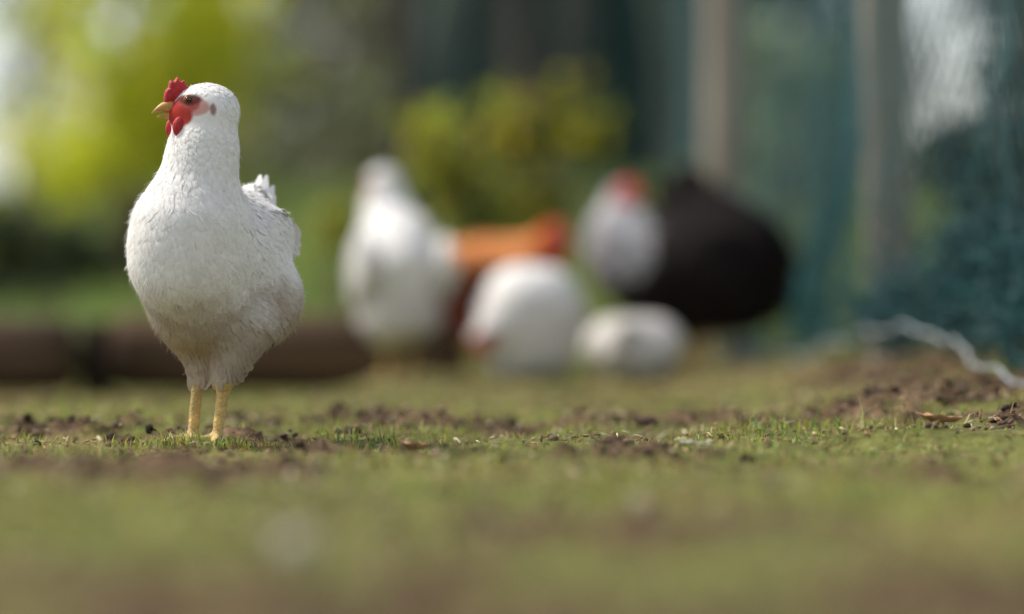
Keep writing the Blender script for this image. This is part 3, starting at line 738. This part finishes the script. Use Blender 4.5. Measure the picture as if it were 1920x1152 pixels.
# slack net crumpled along the foot of the fence
for (px, py, d, rad, nw, sd_) in ((1655, 585, 6.45, (.055, .14, .035), 170, 1), (1760, 560, 6.15, (.05, .16, .055), 230, 2), (1850, 520, 5.8, (.05, .16, .085), 330, 3), (1925, 560, 5.45, (.05, .14, .09), 260, 4)):
    r_ = np.random.default_rng(sd_); c_ = at(px, py, d); cw = Geo()
    for k in range(nw):
        a0 = r_.normal(0, .5, 3) * rad; dr = r_.normal(0, 1, 3); st = []
        for i_ in range(14):
            st.append(a0.copy()); dr = dr * .75 + r_.normal(0, .6, 3); a0 = a0 + dr / np.linalg.norm(dr) * .011; a0 = a0 - .02 * a0
        cw.add(*tube(c_ + np.array(st), .0013, 3, False))
    child_mesh('crumpled_net', np.concatenate(cw.V), [np.concatenate(v) for v in cw.F.values()], M_NET, fence)
k0, k1 = 30, 330
hp = HEM[k0:k1:2].copy(); hp[:, 0] -= .030; hp[:, 1] -= .02; hp[:, 2] += .006 * np.sin(hp[:, 1] * 17) + .003 * np.sin(hp[:, 1] * 41)
tw = np.arange(len(hp)) * 1.3; cg = Geo()
for ph in (0, math.pi):
    Q_ = hp.copy(); Q_[:, 0] += .0018 * np.cos(tw + ph); Q_[:, 2] += .0018 * np.sin(tw + ph); cg.add(*tube(Q_, .0013, 7))
child_mesh('hem_cord', np.concatenate(cg.V), [np.concatenate(v) for v in cg.F.values()], M_CORD, fence)

# net fence across the back of the yard
back = tag(empty('back_fence', (.35, 13.0, gz(.35, 13.0))), 'dark teal net fence across the back of the yard behind the shrub', 'fence')
for x in (-.36, .02, .95): post(x, 13.02, .045, 2.6, (0, 0), int(x * 10) + 40, back, M_BARK)
ng = Geo(); bx = np.arange(-.36, 1.25, .016)
zb = .25
for x in bx:
    z_ = np.linspace(zb, 2.5, 14); ng.add(*tube(np.stack([x + .0 * z_, 12.96 + .03 * np.sin(x * 5 + z_ * 2), z_], -1), .0023, 3, False))
for z_ in np.arange(zb, 2.5, .016):
    xx = np.linspace(-.36, 1.25, 40); ng.add(*tube(np.stack([xx, 12.957 + .03 * np.sin(xx * 5 + z_ * 2), np.full(40, z_)], -1), .0023, 3, False))
child_mesh('netting', np.concatenate(ng.V), [np.concatenate(v) for v in ng.F.values()], M_NET, back)

# ------------------------------------------------------------------ trees and shrubs
def leaf_cards(P, L, W, c, droop=.3):
    n = len(P); d = rng.normal(size=(n, 3)); d[:, 2] -= droop; d /= np.linalg.norm(d, axis=1)[:, None]
    s = np.cross(d, rng.normal(size=(n, 3))); s /= np.linalg.norm(s, axis=1)[:, None]; nn = np.cross(d, s)
    L = L[:, None]; W = W[:, None]
    V = np.stack([P, P + d * L * .45 + s * W * .5 + nn * W * .12, P + d * L + nn * L * .06, P + d * L * .45 - s * W * .5 + nn * W * .12], 1)
    b = (np.arange(n) * 4)[:, None]
    return V.reshape(-1, 3), [b + np.array([[0, 1, 2]]), b + np.array([[0, 2, 3]])], np.repeat(c, 4, 0)

def clump_points(ctrs, n, rad):
    k = rng.choice(len(ctrs), n); return np.asarray(ctrs)[k] + rng.normal(0, 1, (n, 3)) * np.broadcast_to(rad, (len(ctrs), 3))[k]

def tree(x, y, h, r_t, crown_z, crown_r, nl, leaf, pal, w, label, cat='tree', group=None, bark=None, lean=(0, 0), name='tree', nclump=26, mat=None, clump=.22):
    z0 = gz(x, y); root = tag(empty(name, (x, y, z0)), label, cat, group)
    seed = int(abs(x * 100) + y * 10); rr = np.random.default_rng(seed)
    g = Geo(); top = np.array([lean[0], lean[1], h]); P = bend_path((0, 0, -.1), top, 16, .05 * h ** .5, seed)
    g.add(*tube(P, r_t * np.linspace(1.15, .25, 16), 10))
    ctrs = []
    for k in range(nclump):
        a = rr.uniform(0, 6.28); f = rr.uniform(0, 1); zz = crown_z[0] + (crown_z[1] - crown_z[0]) * f
        rad = crown_r * math.sqrt(rr.uniform(.05, 1)) * (1.1 - .55 * abs(f - .35) * 1.6)
        c_ = np.array([lean[0] * zz / h + rad * math.cos(a), lean[1] * zz / h + rad * math.sin(a), zz]); ctrs.append(c_)
        b0 = P[np.argmin(np.abs(P[:, 2] - min(zz * .8, h * .9)))]
        g.add(*tube(bend_path(b0, c_, 6, .04, seed + k), r_t * np.linspace(.32, .06, 6), 5))
    g.build('trunk', bark or M_BARK, root)
    cg = Geo(); pts = clump_points(ctrs, nl, np.array([1, 1, .8]) * crown_r * clump)
    pts[:, 2] = np.maximum(pts[:, 2], .02)
    L = leaf * rng.uniform(.6, 1.3, nl); cg.add(*leaf_cards(pts, L, L * rng.uniform(.45, .7, nl), palette(nl, pal, w, .25)))
    cg.build('crown', mat or M_LEAF, root, smooth=False)
    return root

YG = [(.60, .64, .03), (.70, .67, .04), (.42, .54, .03), (.72, .61, .08)]
DG = [(.026, .046, .028), (.04, .066, .038), (.02, .04, .034), (.06, .075, .042)]
MG = [(.09, .13, .045), (.13, .16, .06), (.07, .10, .04)]
# bright yellow-green shrubs at the back left
tree(-1.42, 14.2, 2.0, .03, (.15, 1.35), .40, 3600, .075, YG, [4, 3, 2, 1], 'bright yellow green bush at the left, behind the head of the sharp hen', 'bush', None, name='bush', nclump=24, clump=.24)
tree(-1.34, 15.8, 2.2, .03, (.5, 1.5), .30, 2000, .075, YG, [3, 4, 1, 2], 'slimmer yellow bush rising behind the brightest bush at the left', 'bush', None, name='bush', nclump=16)
tree(-1.34, 10.6, .5, .02, (.02, .30), .22, 2600, .06, [(.07, .10, .035), (.10, .11, .04), (.05, .08, .03)], [3, 2, 3], 'low dark green bush at the far left above the edging timber', 'bush', None, name='bush', nclump=12)
tree(-2.35, 19, 3.2, .05, (.4, 2.2), .55, 1000, .08, [(.14, .19, .06), (.2, .25, .08), (.10, .13, .05)], [2, 2, 2], 'thin grey green tree with sky showing through at the far left', nclump=22, clump=.2)
tree(-1.06, 10.9, .45, .02, (.02, .28), .16, 1500, .05, [(.085, .05, .03), (.13, .08, .04), (.06, .06, .03)], [3, 2, 2], 'low brown bush added for the dark shade under the bright yellow green bush', 'bush', None, name='bush', nclump=9)  # brown leaves stand in for the shade beneath the yellow bush
# shrub right behind the birds
def shrub(label, clumps, x, y, pal, w, nl, leaf, name='shrub', cat='shrub'):
    z0 = gz(x, y); root = tag(empty(name, (x, y, z0)), label, cat); g = Geo(); P = []; tone = []
    for k, (px, py, d, r_, share) in enumerate(clumps):
        c_ = at(px, py, d) - np.array([x, y, z0]); m = int(nl * share)
        P.append(c_ + rng.normal(0, 1, (m, 3)) * r_ * .44); tone.append(np.full(m, (1.15, .9, 1.0, .55, .75, .5, .62, .8)[k % 8]))
        g.add(*tube(bend_path((rng.normal(0, .03), rng.normal(0, .03), -.03), c_, 9, .02, 60 + k), np.linspace(.008, .0025, 9), 6))
        for b in range(4):
            g.add(*tube(bend_path(c_ - [0, 0, r_ * .6], c_ + rng.normal(0, .6, 3) * r_, 5, .01, 90 + k * 5 + b), np.linspace(.003, .001, 5), 5))
    g.build('stem', M_BARK, root); P = np.concatenate(P); n = len(P); P[:, 2] = np.maximum(P[:, 2], .01)
    g = Geo(); L = leaf * rng.uniform(.6, 1.3, n); g.add(*leaf_cards(P, L, L * rng.uniform(.5, .7, n), palette(n, pal, w, .22) * np.concatenate(tone)[:, None])); g.build('foliage', M_LEAF, root, smooth=False)
    return root
shrub('yellow green leafy shrub growing behind the ginger hen', [(815, 250, 10.0, .075, .13), (830, 320, 10.1, .08, .14), (960, 240, 10.2, .08, .14), (1040, 215, 10.3, .085, .15), (1110, 250, 10.2, .07, .11), (900, 400, 10.0, .10, .13), (1000, 380, 10.2, .12, .14), (960, 440, 10.0, .11, .10)],
      .03, 10.15, [(.34, .37, .03), (.50, .45, .04), (.19, .26, .04), (.50, .31, .06)], [3, 3, 3, 1], 1300, .055)
shrub('small yellow sprig standing left of the tall white background hen', [(638, 400, 9.6, .035, .6), (625, 440, 9.6, .04, .4)], at(635, 500, 9.6)[0], 9.6, [(.34, .32, .02), (.28, .27, .02)], [1, 1], 110, .04, 'weed', 'weed')
# grey trunks beyond the back fence
for x, y, r_, hgt, label, bark in ((-.43, 17.0, .085, 6.0, 'pale grey tree trunk in the middle distance, left of the shrub', M_GREYBARK),
                                  (.70, 16.5, .07, 6.0, 'grey tree trunk beyond the back fence, right of the shrub', M_GREYBARK),
                                  (-1.02, 22.0, .12, 6.5, 'olive grey tree trunk right of the yellow bushes', M_BARK),
                                  (.22, 19.0, .10, 6.5, 'dark tree trunk beyond the back fence behind the shrub', M_BARK)):
    tree(x, y, hgt, r_, (3.3, 6.2), 1.1, 1500, .11, DG, [3, 3, 2, 1], label, 'tree', 'trees beyond the fence', bark, mat=M_DARKLEAF)
# the dark wood behind: two staggered rows of trees with crowns down to the ground
wood = [(-1.5, 26.5, 'olive green tree in the wood, right of the bright yellow bushes'), (-.95, 25, 'broad dull green tree in the wood, behind the neck of the sharp hen'), (-.25, 24, 'dark tree in the wood, behind the tall white hen'),
        (.6, 25, 'dark tree in the middle of the wood, behind the yellow green shrub'), (1.15, 24, 'dark tree in the wood, behind the far fence post'), (1.78, 26, 'dark tree at the left of the bright sky gap'),
        (4.05, 24.5, 'dark tree at the right of the bright sky gap'), (-.5, 33, 'far tree in the back row behind the pale grey trunk'), (.6, 34, 'far tree in the back row behind the shrub'),
        (1.7, 33, 'far tree in the back row between the two fence posts'), (2.2, 36, 'far tree in the back row just left of the sky gap'), (5.6, 33, 'far tree in the back row at the right end')]
for x, y, label in wood:
    tree(x, y, 5.0, .12, (.25, 4.6), .80, 4200, .17, [(.12, .14, .07), (.16, .17, .09), (.09, .11, .07)] if x < -.4 else DG, [3, 3, 2] if x < -.4 else [3, 3, 2, 2], label, 'tree', 'trees of the dark wood', mat=M_DARKLEAF, nclump=34, clump=.27)
tree(2.54, 19.5, 3.6, .06, (.1, 2.6), .16, 2600, .12, DG, [3, 3, 2, 2], 'dark narrow tree at the right edge, right of the bright sky gap', nclump=22, mat=M_DARKLEAF, clump=.5)
# lower hedge plants under the gap and along the right
for x, y, r_, h_, pal, label in ((2.2, 21, .40, .40, MG, 'olive bush below the bright sky gap'), (.86, 12.3, .18, .85, [(.20, .30, .10), (.28, .36, .16), (.38, .44, .30)], 'fresh green bush between the two fence posts'),
                                 (1.24, 9.5, .20, 1.3, DG, 'dark bush behind the net at the right edge'), (-.80, 17.5, .42, 1.15, [(.17, .20, .08), (.22, .22, .10), (.13, .17, .07)], 'dull green bush between the yellow bushes and the tall hen'), (3.2, 27, .5, .45, MG, 'green bush under the right tree of the sky gap'),
                                 (.98, 7.6, .17, .42, DG, 'low dark bush behind the bunched net at right')):
    tree(x, y, h_ * 1.2, .02, (.05, h_), r_, 1500, .06 if y < 18 else .1, pal, [1] * len(pal), label, 'bush', None, name='bush', nclump=14, mat=M_DARKLEAF)

# ------------------------------------------------------------------ small things lying on the ground
def flat_leaf(name, px, py, L, W, ang, curl, color, label, cat, rise=.004):
    d = CAM_H * FPX / (py - HOR)
    for _ in range(8):
        x = (px - 960) / FPX * d; d = (CAM_H - gz(x, d) - rise) * FPX / (py - HOR)
    x = (px - 960) / FPX * d; n = 9; t_ = np.linspace(-1, 1, n); V = []
    for s in (0, .0009):
        for tt in t_:
            w = W * (1 - abs(tt) ** 2.2) ** .8 * .5 + .0006
            for v in (-1, -.5, 0, .5, 1): V.append((tt * L * .5, v * w, curl * (tt * tt * .6 + (v * w / W) ** 2 * 2.2) + .0012 * math.sin(tt * 7 + v * 3) - s))
    V = np.array(V); F = []; m = 5; N_ = n * m
    for i in range(n - 1):
        for j in range(m - 1):
            a = i * m + j; F.append((a, a + m, a + m + 1, a + 1)); F.append((N_ + a, N_ + a + 1, N_ + a + m + 1, N_ + a + m))
    rim = [j for j in range(m)] + [i * m + m - 1 for i in range(1, n)] + [(n - 1) * m + j for j in range(m - 2, -1, -1)] + [i * m for i in range(n - 2, 0, -1)]
    for a, b in zip(rim, rim[1:] + rim[:1]): F.append((a, b, N_ + b, N_ + a))
    o = mesh_obj(name, V, np.array(F), pbr(name + '_' + cat.replace(' ', '_'), color, .7, noise=[(60, .35, W1)]))
    o.location = (x, d, gz(x, d) + rise); o.rotation_euler = (0, R(6), ang); tag(o, label, cat)
flat_leaf('dry_leaf', 1760, 828, .055, .034, .3, .014, (.46, .26, .13), 'orange brown dry leaf lying by the soil at the right', 'leaf', .006)
flat_leaf('feather', 1303, 834, .032, .011, .1, .004, (.8, .78, .72), 'small white feather lying on the turf right of centre', 'feather', .006)
flat_leaf('dry_leaf', 446, 879, .060, .012, -.1, .004, (.55, .43, .24), 'long straw coloured dry leaf just in front of the sharp hen', 'leaf', .006)
flat_leaf('dry_leaf', 775, 845, .034, .024, .5, .012, (.38, .21, .12), 'curled reddish brown dry leaf on the turf left of centre', 'leaf', .006)
flat_leaf('dry_leaf', 1075, 772, .032, .024, .2, .012, (.42, .42, .27), 'pale green curled leaf in the grass just beyond the soil patch', 'leaf', .010)
flat_leaf('dry_leaf', 60, 960, .07, .035, .1, .010, (.36, .26, .11), 'tan dry leaf in the blurred foreground at the left edge', 'leaf', .006)

def lump_thing(name, px, py, r, color, m, label, cat, sq=(1, .8, .7)):
    d = CAM_H * FPX / (py - HOR)
    for _ in range(8):
        x = (px - 960) / FPX * d; d = (CAM_H - gz(x, d)) * FPX / (py - HOR)
    V, F = ball((0, 0, 0), (r * sq[0], r * sq[1], r * sq[2]), None, 22, 16)
    k = 1 + .45 * (fbm(V[:, 0] / r * 1.6 + 9, V[:, 2] / r * 1.6 + V[:, 1] / r * 1.1, int(px), 4) - .5) * 2
    o = mesh_obj(name, V * k[:, None], F, m, cols=np.tile(np.array(color), (len(V), 1)))
    o.location = (x, d, gz(x, d) + r * sq[2] * .45); tag(o, label, cat)
lump_thing('soil_clod', 1210, 800, .013, (.085, .055, .045), M_CRUMB, 'dark brown soil clod right of centre in sharp focus', 'clod')
lump_thing('soil_clod', 655, 812, .012, (.055, .038, .03), M_CRUMB, 'blackish soil clod at the left end of the soil patch', 'clod', (1.6, 1, .6))
lump_thing('stone', 1395, 690, .040, (.42, .43, .45), M_STONE, 'pale grey stone on the grass behind the legs of the black hen', 'stone', (1.0, .7, .75))
lump_thing('pebble', 556, 1046, .0135, (.50, .48, .38), M_CRUMB, 'pale rounded pebble, blurred in the near foreground', 'pebble', (1, .8, .9))
lump_thing('pebble', 1198, 955, .008, (.62, .60, .40), M_CRUMB, 'small yellowish pebble on the blurred turf', 'pebble', (1, .8, .9))
lump_thing('pebble', 500, 1010, .006, (.5, .42, .33), M_CRUMB, 'small brown pebble beside the pale one', 'pebble', (1, .8, .9))
